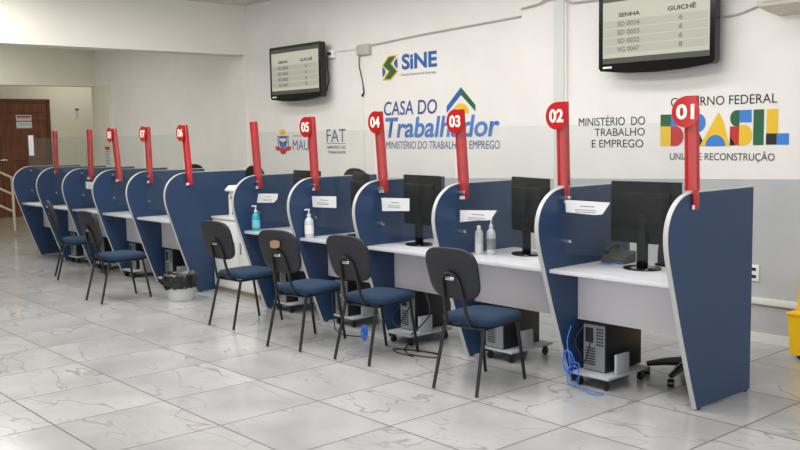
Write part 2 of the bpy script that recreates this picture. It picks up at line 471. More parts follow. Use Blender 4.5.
names = ['at the near right end of the row beneath sign 01', 'between booths 01 and 02 beneath sign 02',
         'between booths 02 and 03 beneath sign 03', 'between booths 03 and 04 beneath sign 04',
         'between booths 04 and 05 beneath sign 05', 'beside the white cabinet, under the red post without a number',
         'beneath sign 06 with the bin in front', 'beneath sign 07', 'beneath sign 08',
         'under the second red post left of sign 08' , 'under the leftmost red post', 'at the far left end with no sign on it']
names[9] = 'under the unnumbered red post next left of sign 08'
for k in range(12):
    lb = 'blue curved divider ' + names[k]
    if k == 0: div0['label'] = lb; div0['group'] = 'booth dividers'
    else: dup(div0, (PX[k], 0, 0), 0, lb, 'booth dividers')
div0.location = (PX[0], 0, 0); div0.scale.y = .96

BK = [0, 1, 2, 3, 4, 6, 7, 8, 9, 10]
BN = {0: 'booth 01', 1: 'booth 02', 2: 'booth 03', 3: 'booth 04', 4: 'booth 05', 6: 'booth 06', 7: 'booth 07', 8: 'booth 08',
      9: 'the booth left of booth 08', 10: 'the leftmost booth'}
W = S-T
DZ = .79
def make_desk():
    t = thing('booth_desk', '', 'desk')
    MB().box(-W+.0008, -.0008, -.235, .50, DZ-.026, DZ, .004).build('tabletop', M['desk'], t)
    MB().box(-W+.0008, -.0008, .065, .083, .42, DZ-.026).build('modesty_panel', M['modesty'], t, smooth=0)
    return t
def make_screen():
    t = thing('protective_screen', '', 'screen')
    MB().box(-W+.002, -.002, -.1035, -.0975, .885, 1.72).build('pane', M['glass'], t, smooth=0)
    for x, s in ((-W, 1), (0, -1)):
        for z in (.965, 1.25):
            MB().box(min(x, x+s*.055), max(x, x+s*.075), -.112, -.095, z-.011, z+.011, .003).build('clip', M['chrome'], t)
    return t
desk0, scr0 = make_desk(), make_screen()
for i, k in enumerate(BK):
    lo = (PX[k]-T/2, 0, 0)
    ld = 'white counter desk with hanging front board in '+BN[k]
    ls = 'clear protective screen clipped between the dividers of '+BN[k]
    if i == 0:
        desk0.location = lo; tag(desk0, ld, group='booth desks'); scr0.location = lo; tag(scr0, ls, group='protective screens'); o1, o2 = desk0, scr0
    else:
        o1 = dup(desk0, lo, 0, ld, 'booth desks'); o2 = dup(scr0, lo, 0, ls, 'protective screens')
    o1.scale.x = o2.scale.x = (PX[k]-PX[k+1]-T)/W

# red number signs
signs = {0: ('01', -.010, 1.869, .006, 1.215, (-.008, 1.777)), 1: ('02', -.953, 1.87, -.937, 1.212, (-.95, 1.779)),
         2: ('03', -1.908, 1.85, -1.861, 1.197, (-1.89, 1.765)), 3: ('04', -2.834, 1.862, -2.778, 1.212, (-2.80, 1.778)),
         4: ('05', -3.76, 1.845, -3.72, 1.198, (-3.765, 1.756)), 5: (None, -4.705, 1.822, -4.64, 1.182, None),
         6: ('06', -6.081, 1.815, -6.003, 1.176, (-6.07, 1.735)), 7: ('07', -6.965, 1.814, -6.945, 1.173, (-6.965, 1.735)),
         8: ('08', -7.87, 1.806, -7.76, 1.169, (-7.87, 1.734)), 9: (None, -8.60, 1.811, -8.62, 1.177, None),
         10: (None, -9.775, 1.809, -9.80, 1.22, None)}
for k, (num, xt, zt, xb, zb, dc) in signs.items():
    if num: lb = 'red acrylic counter sign with round plate numbered '+num
    else: lb = {5: 'plain red post without number on the divider beside the white cabinet', 9: 'plain red post without number next left of sign 08',
                10: 'plain red post without number, leftmost of the row'}[k]
    t = thing('counter_sign', lb, 'sign', (xb, -.052, zb), 0, 'red counter signs')
    L = math.hypot(zt-zb, xt-xb); tilt = math.atan2(xt-xb, zt-zb)
    # half-round channel open towards the back
    mb = MB(); n = 10; R = .041
    arc = [(math.cos(PI+PI*j/n)*R, math.sin(PI+PI*j/n)*R*.85) for j in range(n+1)]
    inn = [(x*.92, y*.92) for x, y in arc]
    ring = arc+[(R, .02), (R-.004, .02)]+inn[::-1]+[(-R+.004, .02), (-R, .02)]
    near = abs(xb-PX[k]) < .06
    zs = 1.324-zb if near else 0
    mb.prism(ring[:], zs, L, 'z')
    if near:   # below the divider top only the side tongue clasps its right face
        mb.box(PX[k]+T/2+.004-xb+.11*abs(math.tan(tilt)), R, -.034, .015, .0, zs+.002, .003)
    bmesh.ops.rotate(mb.bm, verts=mb.bm.verts[:], cent=(0, 0, 0), matrix=Matrix.Rotation(tilt, 3, 'Y'))
    mb.build('post', M['red'], t)
    mb = MB().box((PX[k]+T/2+.008-xb) if near else -R*.8, R+.001, -.040, -.0355, 0, .026)
    bmesh.ops.rotate(mb.bm, verts=mb.bm.verts[:], cent=(0, 0, 0), matrix=Matrix.Rotation(tilt, 3, 'Y'))
    mb.build('clamp', M['white'], t, smooth=0)
    if num:
        cx, cz = dc[0]-xb, dc[1]-zb
        mb = MB(); pts = []
        for j in range(40):
            a = 2*PI*j/40; pts.append((cx+.089*math.cos(a), cz+.089*math.sin(a)))
        mb.prism(pts, -.060, -.055)
        pl = mb.build('number_plate', M['red'], t, smooth=0)
        # square tab joining the plate to the post top
        MB().box(cx+.0, cx+.085 if k else cx+.07, -.0595, -.0555, cz, zt-zb).build('plate_tab', M['red'], t, smooth=0)
        text('numeral', num, cx-.058, cx+.058, cz-.042, cz+.045, -.0615, M['numeral'], pl, bold=.03)

# paper notices taped on the screens
def paper(label, pts, hd=True, group='paper notices on the screens'):
    t = thing('paper_notice', label, 'notice', (0, 0, 0), 0, group)
    mb = MB(); mb.prism(pts, -.107, -.106); mb.build('sheet', M['paper'], t, smooth=0)
    x0 = sum(p[0] for p in pts[:1])+.06; x1 = pts[1][0]-.08; zc = sum(p[1] for p in pts)/len(pts)
    MB().box(x0+.06, x1-.04, -.1075, -.107, zc+.012, zc+.018).box(x0+.02, x1-.03, -.1075, -.107, zc-.012, zc-.007).box(x0+.02, x1-.03, -.1075, -.107, zc-.026, zc-.021).build('print', M['ink'], t, smooth=0)
def shear(x, z, w, h, sk=0, c=0): return [(x, z), (x+w, z+sk), (x+w-c, z+sk-h), (x+.01, z-h)]
paper('white paper notice taped on the screen of booth 01', [(-.88, 1.235), (-.527, 1.232), (-.587, 1.155), (-.64, 1.148), (-.875, 1.155)])
paper('curled white paper notice on the screen of booth 02', [(-1.853, 1.119), (-1.485, 1.135), (-1.545, 1.066), (-1.70, 1.05), (-1.853, 1.031)])
paper('white paper notice on the screen of booth 03', [(-2.746, 1.174), (-2.407, 1.182), (-2.41, 1.084), (-2.736, 1.067)])
paper('white paper notice on the screen of booth 04', [(-3.70, 1.150), (-3.345, 1.162), (-3.347, 1.062), (-3.69, 1.054)])
paper('white paper notice with curled corner on the screen of booth 05', [(-4.57, 1.140), (-4.235, 1.152), (-4.25, 1.10), (-4.31, 1.066), (-4.605, 1.052)])
paper('small white paper notice on the screen next left of booth 08', [(-8.67, 1.145), (-8.40, 1.145), (-8.40, 1.055), (-8.67, 1.055)])
paper('white paper notice high on the screen of the leftmost booth', [(-10.66, 1.76), (-10.46, 1.76), (-10.46, 1.47), (-10.66, 1.47)])

# ------------------------------------------------------------------ visitor chairs
def rounded(w, h, n=4.0, seg=40, taper=0):
    pts = []
    for j in range(seg):
        a = 2*PI*j/seg; c, s_ = math.cos(a), math.sin(a)
        x = math.copysign(abs(c)**(2/n), c)*w/2; z = math.copysign(abs(s_)**(2/n), s_)*h/2
        pts.append((x*(1+taper*z/h), z))
    return pts
def make_chair():
    t = thing('visitor_chair', '', 'chair')
    # seat cushion (front towards +y)
    mb = MB(); rings = []
    prof = [(.90, -.030), (.985, -.022), (1.0, -.004), (.985, .012), (.93, .024), (.75, .032), (.4, .036)]
    base = rounded(.43, .45, 4.5, 40, .06)
    for s_, h in prof: rings.append([mb.bm.verts.new((x*s_, -y*s_+.03, .462+h)) for x, y in base])
    for A, B in zip(rings, rings[1:]):
        for j in range(40): mb.bm.faces.new((A[j], A[(j+1) % 40], B[(j+1) % 40], B[j]))
    mb.bm.faces.new(rings[0][::-1]); mb.bm.faces.new(rings[-1])
    mb.build('seat', M['seat'], t, smooth=60)
    # backrest
    mb = MB(); base = rounded(.405, .345, 3.6, 44, .10); rings = []
    def bp(x, z, e): # curved, reclined shell
        return (x, -.245-.10*(z+.17)/.34*.9+.35*x*x*-1*-.55+e, .785+z)
    for s_, e in ((.93, -.022), (.985, -.018), (1, -.008), (1, .004), (.98, .014), (.92, .02)):
        rings.append([mb.bm.verts.new(bp(x*s_, z*s_, e)) for x, z in base])
    for A, B in zip(rings, rings[1:]):
        for j in range(44): mb.bm.faces.new((A[j], A[(j+1) % 44], B[(j+1) % 44], B[j]))
    for ring, e in ((rings[0], -.024), (rings[-1], .021)):
        prev = ring
        for s_ in (.6, .25):
            cur = [mb.bm.verts.new(bp(x*s_, z*s_, e)) for x, z in base]
            for j in range(44): mb.bm.faces.new((prev[j], prev[(j+1) % 44], cur[(j+1) % 44], cur[j]))
            prev = cur
        mb.bm.faces.new(prev)
    mb.build('backrest', M['back'], t, smooth=50)
    # inverted U behind the backrest
    pts = [(-.10, -.185, .425), (-.098, -.235, .44), (-.085, -.262, .52), (-.072, -.300, .70), (-.06, -.318, .755), (-.035, -.326, .785), (0, -.328, .795),
           (.035, -.326, .785), (.06, -.318, .755), (.072, -.300, .70), (.085, -.262, .52), (.098, -.235, .44), (.10, -.185, .425)]
    MB().tube(pts, .0115).build('back_support', M['tube'], t)
    MB().box(-.035, .035, -.326, -.300, .745, .770, .003).build('fixing_plate', M['chrome'], t)
    # seat frame ring
    MB().tube([(-.165, -.18, .422), (.165, -.18, .422), (.16, .20, .422), (-.16, .20, .422)], .011, closed=True).build('seat_frame', M['tube'], t)
    for sx in (-1, 1):
        MB().tube([(sx*.16, -.175, .425), (sx*.178, -.285, 0.005)], [.0125, .0115]).build('leg', M['tube'], t)
        MB().tube([(sx*.155, .20, .425), (sx*.166, .275, 0.005)], [.0125, .0115]).build('leg', M['tube'], t)
    return t
ch0 = make_chair()
chairs = [(-1.30, -.475, 7, 'black-backed blue-seated chair nearest the camera, in front of booth 02'),
          (-2.40, -.46, 7, 'black-backed blue-seated chair in front of booth 03'),
          (-3.15, -.58, 12, 'black-backed blue-seated chair with a worn tan patch on its back, before booth 04'),
          (-4.21, -.50, 6, 'black-backed blue-seated chair beside the white cabinet and the bin'),
          (-6.28, -.78, 2, 'black-backed blue-seated chair left of the waste bin, before booth 07'),
          (-8.17, -.43, -16, 'leftmost black-backed blue-seated chair, in front of the far booths'),
          (-7.05, -.12, 5, 'dark chair half hidden behind the chair left of the waste bin')]
third = None
for i, (x, y, a, lb) in enumerate(chairs[:6]):
    if i == 0:
        ch0.location = (x, y, 0); ch0.rotation_euler.z = math.radians(a); tag(ch0, lb, group='visitor chairs'); o = ch0
    else: o = dup(ch0, (x, y, 0), math.radians(a), lb, 'visitor chairs')
    if i == 2: third = o
mb = MB(); pts = [(-.05, .865), (.0, .88), (.055, .87), (.05, .825), (.01, .813), (-.045, .82)]
mb.prism(pts, -.350, -.345); w = mb.build('worn_patch', M['brown'], third, smooth=0); w['label'] = 'tan worn patch on the backrest'

# ------------------------------------------------------------------ staff swivel chairs
def make_swivel(bh=1.33):
    t = thing('office_chair', '', 'chair')
    for j in range(5):
        a = 2*PI*j/5+.5
        e = Vector((math.cos(a), math.sin(a), 0))
        lg = MB().tube([e*.03+Vector((0, 0, .115)), e*.17+Vector((0, 0, .10)), e*.29+Vector((0, 0, .075))], [.034, .026, .018], 8).build('base_arm', M['black'], t)
        p = e*.29
        MB().lathe([(.012, -.024), (.027, -.02), (.027, .02), (.012, .024)], (p.x, p.y, .028), seg=14, axis='x').build('castor', M['gloss_black'], lg)
    MB().lathe([(.035, .07), (.035, .16), (.026, .17), (.026, .42)], seg=16).build('column', M['black'], t)
    MB().box(-.24, .24, -.23, .23, .43, .51, .03, 4).build('seat', M['black'], t)
    mb = MB(); base = rounded(.46, bh-.56, 3, 36, 0)
    A = [mb.bm.verts.new((x, .20+.03*math.cos(x*5), (bh+.56)/2+z)) for x, z in base]
    B = [mb.bm.verts.new((x*.94, .27, (bh+.56)/2+z*.97)) for x, z in base]
    mb.bm.faces.new(A); mb.bm.faces.new(B[::-1])
    for j in range(36): mb.bm.faces.new((A[j], A[(j+1) % 36], B[(j+1) % 36], B[j]))
    mb.build('backrest', M['black'], t)
    MB().box(-.03, .03, .18, .26, .40, .62, .008).build('back_bar', M['black'], t)
    return t
sw = make_swivel(); sw.location = (-6.80, 1.02, 0); tag(sw, 'black high-backed office chair behind the white cabinet, seen above the divider', group='office chairs')
dup(sw, (-8.27, 1.02, 0), 0, 'black office chair top behind sign 06', 'office chairs')
dup(sw, (-4.80, 1.02, 0), 0, 'black office chair top right of sign 05 behind the screen', 'office chairs')
sl = make_swivel(1.0); sl.location = (-.40, .63, 0); sl.rotation_euler.z = .55
tag(sl, 'black five-star office chair on castors behind booth 01', group='office chairs')

# ------------------------------------------------------------------ monitors
def make_monitor():
    t = thing('monitor', '', 'monitor')
    MB().lathe([(.0, 0), (.125, 0), (.128, .006), (.12, .012), (.03, .018), (.0, .018)][1:-1], sx=1.0, sy=.82, seg=32).build('base', M['gloss_black'], t)
    MB().box(-.034, .034, -.018, .022, .015, .36, .008).build('stand', M['mon'], t)
    h = MB().box(-.255, .255, .025, .045, .16, .56, .006)
    h.box(-.2, .2, -.012, .026, .24, .49, .012)
    h.build('casing', M['mon'], t)
    MB().box(-.245, .245, .0455, .047, .172, .548).build('screen_face', M['gloss_black'], t, smooth=0)
    return t
mo = make_monitor()
mons = [(-.48, .17, 2, 0, 'booth 01'), (-1.50, .22, -18, 1, 'booth 02'), (-2.53, .10, -8, 2, 'booth 03'), (-3.42, .18, -24, 3, 'booth 04'), (-4.32, .25, -6, 4, 'booth 05')]
for i, (x, y, a, k, nm) in enumerate(mons):
    lb = 'black flat monitor on a round foot, seen from behind in '+nm
    if i == 0: mo.location = (x, y, DZ); mo.rotation_euler.z = math.radians(a); tag(mo, lb, group='desk monitors')
    else: dup(mo, (x, y, DZ-(0 if k < 2 else 0)), math.radians(a), lb, 'desk monitors')

# telephone / keyboard on desk 1
t = thing('keyboard', 'dark keyboard lying on the desk of booth 01 behind the screen', 'keyboard', (-.30, .40, DZ), -.05)
MB().box(-.20, .20, -.065, .065, 0, .018, .004).build('case', M['black'], t)
mb = MB()
for r in range(5):
    for c in range(14): mb.box(-.185+c*.0265, -.185+c*.0265+.021, -.055+r*.022, -.055+r*.022+.018, .018, .023)
mb.build('keys', M['gloss_black'], t, smooth=0)
t = thing('telephone', 'dark grey desk telephone beside the monitor in booth 01', 'telephone', (-.77, .32, DZ), .15)
MB().prism([(-.08, 0), (.09, 0), (.09, .075), (-.08, .03)], -.085, .085, 'x').build('body', M['scrbar'], t)
MB().tube([(-.05, -.07, .075), (-.05, -.05, .095), (-.05, .06, .115), (-.05, .085, .10)], [.02, .015, .015, .02]).build('handset', M['back'], t)
MB().tube([(.03, -.07, .02), (.09, -.12, .01), (.06, -.05, .01), (.0, -.16, .008), (-.06, -.15, .008)], .004, 6).build('cord', M['cableblue'], t)

# bottles
def pump_bottle(label, loc, body, h=.17, r=.035, clear=None, group='dispenser bottles'):
    t = thing('pump_bottle', label, 'bottle', loc, 0, group)
    MB().lathe([(r*.9, 0), (r, .008), (r, h*.78), (r*.85, h*.9), (r*.4, h), (r*.4, h+.012)], seg=20).build('body', body, t)
    if clear: MB().lathe([(r*1.01, h*.2), (r*1.01, h*.62)], seg=20).build('label', clear, t)
    cap = MB().lathe([(r*.45, h+.008), (r*.45, h+.028), (.006, h+.03), (.006, h+.06), (.012, h+.06), (.012, h+.072)], seg=14)
    cap.tube([(0, 0, h+.066), (-.015, -.012, h+.068), (-.028, -.024, h+.062)], .006, 8)
    cap.build('pump', M['bottlewhite'], t)
pump_bottle('turquoise gel dispenser bottle standing on the desk of booth 05', (-4.545, -.16, DZ), M['teal'], .17, .038, mat('label pale blue', (120, 200, 210), .5))
pump_bottle('clear gel dispenser bottle with white label on the desk of booth 04', (-3.665, -.17, DZ), M['clear'], .18, .040, M['white'])
pump_bottle('clear pump bottle beside the white bottle in booth 02', (-1.70, .06, DZ), M['clear'], .19, .034, M['silver'])
t = thing('spray_bottle', 'white plastic bottle with cap on the desk of booth 02', 'bottle', (-1.785, .02, DZ))
MB().lathe([(.028, 0), (.031, .006), (.031, .15), (.025, .17), (.012, .178)], seg=20).build('body', M['bottlewhite'], t)
MB().lathe([(.014, .178), (.014, .205), (.010, .21)], seg=14).build('cap', M['white'], t)

# ------------------------------------------------------------------ computer trolleys and towers
def make_trolley():
    t = thing('computer_trolley', '', 'trolley')
    MB().box(0, .29, 0, .46, .075, .093, .002).build('shelf', M['trolley'], t)
    MB().box(.262, .28, .11, .25, .0935, .225, .002).build('side_plate', M['trolley'], t)
    for x in (.04, .25):
        for y in (.04, .42):
            c = MB().lathe([(.010, -.013), (.026, -.011), (.026, .011), (.010, .013)], (x, y, .026), 14, 'x')
            c.box(x-.016, x+.016, y-.01, y+.01, .045, .075); c.build('castor', M['black'], t)
    return t
def make_tower():
    t = thing('computer_tower', '', 'computer')
    MB().box(0, .18, 0, .40, 0, .315, .004).build('case', M['black'], t)
    rp = MB().box(.006, .174, -.006, 0, .006, .309).build('rear_plate', M['silver'], t, smooth=0)
    mb = MB()
    for r in range(6):
        for c in range(3): mb.box(.11+c*.02, .124+c*.02, -.0075, -.006, .175+r*.021, .187+r*.021)
    for r in range(7): mb.box(.02, .10, -.0075, -.006, .04+r*.018, .049+r*.018)
    mb.box(.02, .085, -.0075, -.006, .19, .29)
    mb.build('vent_holes', M['black'], rp, smooth=0)
    return t
tr0, tw0 = make_trolley(), make_tower()
tps = {0: (-.865, -.06), 1: (-1.785, .05), 2: (-2.72, -.10), 3: (-3.60, .02), 4: (-4.56, .02), 6: (-6.85, -.06), 7: (-7.80, -.06), 8: (-8.72, -.02), 9: (-9.66, .0)}
for i, (k, (x, y)) in enumerate(tps.items()):
    la = 'low grey trolley on castors under the desk of '+BN[k]
    lb = 'black computer tower with silver back on a trolley under '+BN[k]
    if i == 0: tr0.location = (x, y, 0); tag(tr0, la, group='computer trolleys')
    else: dup(tr0, (x, y, 0), 0, la, 'computer trolleys')
    if y < .03: ty = .035
    else: ty = y+.01
    ty = max(ty, .03)
    if i == 0: tw0.location = (x+.025, ty, .0945); tag(tw0, lb, group='computer towers')
    else: dup(tw0, (x+.025, ty, .0945), 0, lb, 'computer towers')

def smooth_path(pts, r, n=8):
    P = []
    for i in range(len(pts)-1):
        p0 = Vector(pts[max(i-1, 0)]); p1 = Vector(pts[i]); p2 = Vector(pts[i+1]); p3 = Vector(pts[min(i+2, len(pts)-1)])
        for j in range(n):
            u = j/n; q = .5*((2*p1)+(-p0+p2)*u+(2*p0-5*p1+4*p2-p3)*u*u+(-p0+3*p1-3*p2+p3)*u**3)
            q.z = max(q.z, r); P.append(q)
    return P
def cable(label, name, m, pts, r, parent=None):
    o = MB().tube(smooth_path(pts, r), r, 6).build(name, m)
    return tag(o, label, 'cable')
def coil(x, y, z, rx, rz, turns, seed, yy=.02):
    rnd = random.Random(seed); out = []
    for i in range(turns*6):
        a = 2*PI*i/6; k = 1+rnd.uniform(-.35, .35)
        out.append((x+rx*k*math.cos(a), y+yy*math.sin(a*1.3)+rnd.uniform(-1, 1)*yy*.5, z+rz*k*math.sin(a)))
    return out
cable('tangled blue network cable hanging beside the trolley of booth 01', 'network_cable', M['cableblue'],
      [(-.86, -.07, .40)]+[(-.85, -.125, .30)]+coil(-.85, -.12, .17, .035, .07, 3, 3)+coil(-.80, -.13, .10, .04, .06, 2, 5)+[(-.76, -.14, .04), (-.68, -.15, .01), (-.60, -.17, .008), (-.56, -.13, .008), (-.62, -.11, .008), (-.74, -.12, .008)], .0033)
cable('black cable looping behind the tower of booth 01', 'power_cable', M['cableblack'],
      [(-.80, -.02, .40), (-.83, -.07, .30), (-.77, -.085, .22), (-.80, -.06, .14), (-.75, -.06, .19), (-.73, -.03, .33), (-.74, -.02, .40)], .005)
cable('small coil of blue cable by the divider beneath sign 04', 'network_cable', M['cableblue'], coil(-2.88, -.20, .075, .02, .06, 3, 8, .012), .008)
cable('loose black cable lying on the floor under booth 03', 'power_cable', M['cableblack'],
      [(-2.40, -.14, .05), (-2.36, -.22, .006), (-2.22, -.27, .006), (-2.02, -.20, .006), (-2.10, -.12, .006), (-2.3, -.16, .006), (-2.46, -.24, .006), (-2.36, -.30, .006), (-2.16, -.30, .006)], .005)
cable('looping black cable crossing the silver tower back in booth 03', 'power_cable', M['cableblack'],
      [(-2.62, -.01, .40), (-2.60, -.06, .30), (-2.66, -.09, .20), (-2.58, -.10, .14), (-2.50, -.12, .22), (-2.44, -.08, .34), (-2.45, -.02, .42)], .005)
cable('thick black cable hanging under the desk of booth 03 on the right', 'power_cable', M['cableblack'],
      [(-2.33, -.02, .44), (-2.25, -.05, .30), (-2.31, -.08, .20), (-2.41, -.12, .10)], .006)
cable('black cable lying on the floor under booth 04', 'power_cable', M['cableblack'],
      [(-3.52, -.02, .42), (-3.5, -.06, .25), (-3.42, -.10, .02), (-3.30, -.16, .006), (-3.12, -.20, .006), (-2.98, -.12, .006)], .005)

# ------------------------------------------------------------------ bin
t = thing('waste_bin', 'white plastic waste bin with a black liner before the divider of sign 06', 'bin', (-5.76, -.34, 0))
MB().lathe([(.125, 0), (.13, .006), (.155, .20), (.16, .27), (.152, .27), (.12, .02)], seg=28).build('bucket', M['bin'], t)
mb = MB(); rnd = random.Random(4); rings = []; seg = 36
for r, h, j in [(.145, .262, .0), (.168, .285, .006), (.180, .27, .008), (.180, .22, .012), (.172, .15, .014), (.168, .13, .012)]:
    ring = []
    for k in range(seg):
        rr = r+rnd.uniform(-1, 1)*j; a = 2*PI*k/seg
        ring.append(mb.bm.verts.new((rr*math.cos(a), rr*math.sin(a), h+rnd.uniform(-1, 1)*j*1.2)))
    rings.append(ring)
for A, B in zip(rings, rings[1:]):
    for k in range(seg): mb.bm.faces.new((A[k], A[(k+1) % seg], B[(k+1) % seg], B[k]))
ring = [mb.bm.verts.new((.11*math.cos(2*PI*k/seg), .11*math.sin(2*PI*k/seg), .20)) for k in range(seg)]
for k in range(seg): mb.bm.faces.new((rings[0][k], rings[0][(k+1) % seg], ring[(k+1) % seg], ring[k]))
mb.bm.faces.new(ring)
mb.build('liner', M['bag'], t, smooth=25)

# ------------------------------------------------------------------ white cabinet and printer
t = thing('filing_cabinet', 'low white cabinet standing in the gap between booths 05 and 06', 'cabinet', (0, 0, 0))
MB().box(-6.02, -4.95, .22, .66, .05, .80).build('carcass', M['metalwhite'], t, smooth=0)
MB().box(-6.022, -4.94, .195, .665, .80, .825, .004).build('top', M['metalwhite'], t)
MB().box(-6.0, -4.96, .235, .65, 0, .05).build('plinth', M['brownbase'], t, smooth=0)
for x0, x1 in ((-6.01, -5.50), (-5.49, -4.96)):
    dr = MB().box(x0, x1, .205, .22, .07, .785, .002).build('door', M['metalwhite'], t)
    MB().box(x1-.07 if x0 < -5.6 else x0+.05, x1-.05 if x0 < -5.6 else x0+.07, .190, .205, .45, .57, .003).build('handle', M['chrome'], dr)
t = thing('printer', 'white upright printer standing on the low white cabinet', 'printer', (-5.42, .42, .825))
MB().prism([(-.21, 0), (.21, 0), (.21, .28), (-.19, .28), (-.21, .25)], -.24, .24, 'x').build('body', M['metalwhite'], t, smooth=0)
MB().prism([(-.24, .283), (.21, .283), (.21, .345), (-.20, .345), (-.25, .30)], -.25, .25, 'x').build('lid', M['metalwhite'], t, smooth=0)
MB().box(-.2, -.16, -.216, -.21, .20, .235).build('badge', mat('olive badge', (120, 135, 70), .5), t, smooth=0)
MB().box(-.16, .16, -.218, -.21, .04, .075).build('paper_slot', M['black'], t, smooth=0)

# ------------------------------------------------------------------ televisions
def make_tv():
    t = thing('television', '', 'television')
    w, h = 1.10, .66
    # bezel with slightly bowed lower chin; origin = centre of the screen front, faces -y
    pts = [(-w/2, -h/2+.03), (-w/2+.02, -h/2+.005), (-w/4, -h/2-.022), (0, -h/2-.03), (w/4, -h/2-.022), (w/2-.02, -h/2+.005), (w/2, -h/2+.03),
           (w/2, h/2-.015), (w/2-.015, h/2), (-w/2+.015, h/2), (-w/2, h/2-.015)]
    MB().prism(pts, 0, .075).build('bezel', M['gloss_black'], t, smooth=0)
    MB().box(-.42, .42, .075, .12, -.24, .24, .02).build('rear_housing', M['black'], t)
    MB().box(-.10, .10, .12, .17, -.10, .10, .004).build('wall_bracket', M['black'], t)
    sx, z0, z1 = .505, -.265, .295
    sc = MB().box(-sx, sx, -.003, .0, z0, z1).build('display', M['screen'], t, smooth=0)
    MB().box(-sx, sx, -.0045, -.003, z1-.045, z1).box(-sx, sx, -.0045, -.003, z0, z0+.045).build('display_bars', M['scrbar'], sc, smooth=0)
    mb = MB()
    for r in range(4):
        z = .060-r*.071; mb.box(-sx+.01, sx-.01, -.004, -.003, z-.031, z+.031)
    mb.build('row_bands', M['scrrow'], sc, smooth=0)
    text('column_heading', 'SENHA', -.345, -.13, .118, .153, -.006, M['scrtext'], sc, .03)
    text('column_heading', 'GUICHÊ', .13, .385, .118, .163, -.006, M['scrtext'], sc, .03)
    for r, (a, c) in enumerate((('SD 0034', '6'), ('SD 0033', '6'), ('SD 0032', '6'), ('VG 0047', '8'))):
        z = .043-r*.071
        text('queue_number', a, -.355, -.135, z-.002, z+.038, -.006, M['scrtext2'], sc, .025)
        text('counter_number', c, .235, .268, z-.002, z+.038, -.006, M['scrtext2'], sc, .025)
    MB().box(-sx, -sx+.09, -.002, .0, -.305, -.288).build('sticker', M['white'], t, smooth=0)
    return t
tv = make_tv(); tv.location = (-1.475, 1.78, 2.515); tv.rotation_euler = (math.radians(0), 0, 0)
tag(tv, 'large black wall television listing queue numbers, above the ministry lettering', group='wall televisions')
tv2 = dup(tv, (-6.63, 1.78, 2.475), 0, 'black wall television listing queue numbers, left of the green and yellow emblem', 'wall televisions')

# ------------------------------------------------------------------ conduits, boxes, outlets
Y0 = WY-.002
def wire(name, label, pts, r, m, cat): tag(MB().tube(pts, r, 8).build(name, m), label, cat)
wire('cable_conduit', 'thin painted conduit running across the white wall above the lettering', [(-5.34, WY-.012, 2.70), (-4.48, WY-.012, 2.742), (-3.06, WY-.012, 2.785)], .010, M['trunkgrey'], 'conduit')
wire('cable_conduit', 'bowed conduit hopping over the narrow pilaster left of the large television', [(-3.03, WY-.045, 2.85), (-2.8, WY-.05, 2.87), (-2.72, WY-.06, 2.90), (-2.55, WY-.06, 2.90), (-2.45, WY-.02, 2.84), (-2.05, WY-.012, 2.83)], .010, M['trunkgrey'], 'conduit')
wire('television_cable', 'grey cable from the large television to the air conditioner', [(-.95, WY-.012, 2.555), (-.85, WY-.012, 2.56), (-.78, WY-.012, 2.575), (-.66, WY-.012, 2.61)], .008, M['trunkgrey'], 'cable')
tag(MB().box(-5.98, -5.57, WY-.02, WY-.001, 2.675, 2.70, .003).build('cable_trunking', M['trunk']), 'short white trunking right of the small television', 'trunking')
tag(MB().box(-5.56, -5.34, WY-.05, WY-.001, 2.60, 2.72, .006).build('junction_box', M['trunkgrey']), 'grey junction box on the wall right of the small television', 'box')
t = thing('power_socket', 'white socket box with plug just right of the small television', 'socket', (-6.06, WY-.001, 2.66))
MB().box(-.045, .045, -.05, 0, -.05, .05, .006).build('box', M['white'], t)
MB().lathe([(.02, -.085), (.02, -.05)], (0, 0, 0), 12, 'y').build('plug', M['black'], t)
wire('power_cable', 'black cable dangling from the junction box on the wall', [(-5.53, WY-.03, 2.62), (-5.56, WY-.012, 2.48), (-5.50, WY-.012, 2.30), (-5.48, WY-.012, 2.17), (-5.51, WY-.014, 2.13)], [.006, .006, .006, .008, .016], M['cableblack'], 'cable')
wire('power_cable', 'black cable looping down beside the small television', [(-6.115, WY-.06, 2.64), (-6.12, WY-.05, 2.5), (-6.13, WY-.02, 2.35), (-6.2, WY-.02, 2.22), (-6.25, WY-.04, 2.2)], .006, M['cableblack'], 'cable')
tag(MB().box(-5.52, -5.49, WY-.006, WY, 0, 2.62).build('trim_2', M['beam'], smooth=0), kind='structure')
tag(MB().box(-2.4, 6.9, WY-.03, WY-.001, .305, .355, .004).build('wall_trunking', M['trunk']), 'long white cable trunking low on the grey wall', 'trunking')
t = thing('wall_outlet', 'white double wall outlet on the grey wall beside the near divider', 'outlet', (-.660, WY-.001, .545))
MB().box(-.045, .045, -.012, 0, -.065, .065, .004).build('plate', M['white'], t)
for z in (-.028, .03): MB().box(-.02, .022, -.014, -.012, z-.012, z+.012).build('socket', M['black'], t, smooth=0)
t = thing('wall_outlet', 'white wall plate low behind the monitor of booth 01', 'outlet', (-1.90, WY-.001, .85))
MB().box(-.045, .045, -.012, 0, -.075, .075, .004).build('plate', M['white'], t)
for z in (-.035, .035): MB().box(-.02, .022, -.014, -.012, z-.012, z+.012).build('socket', M['black'], t, smooth=0)
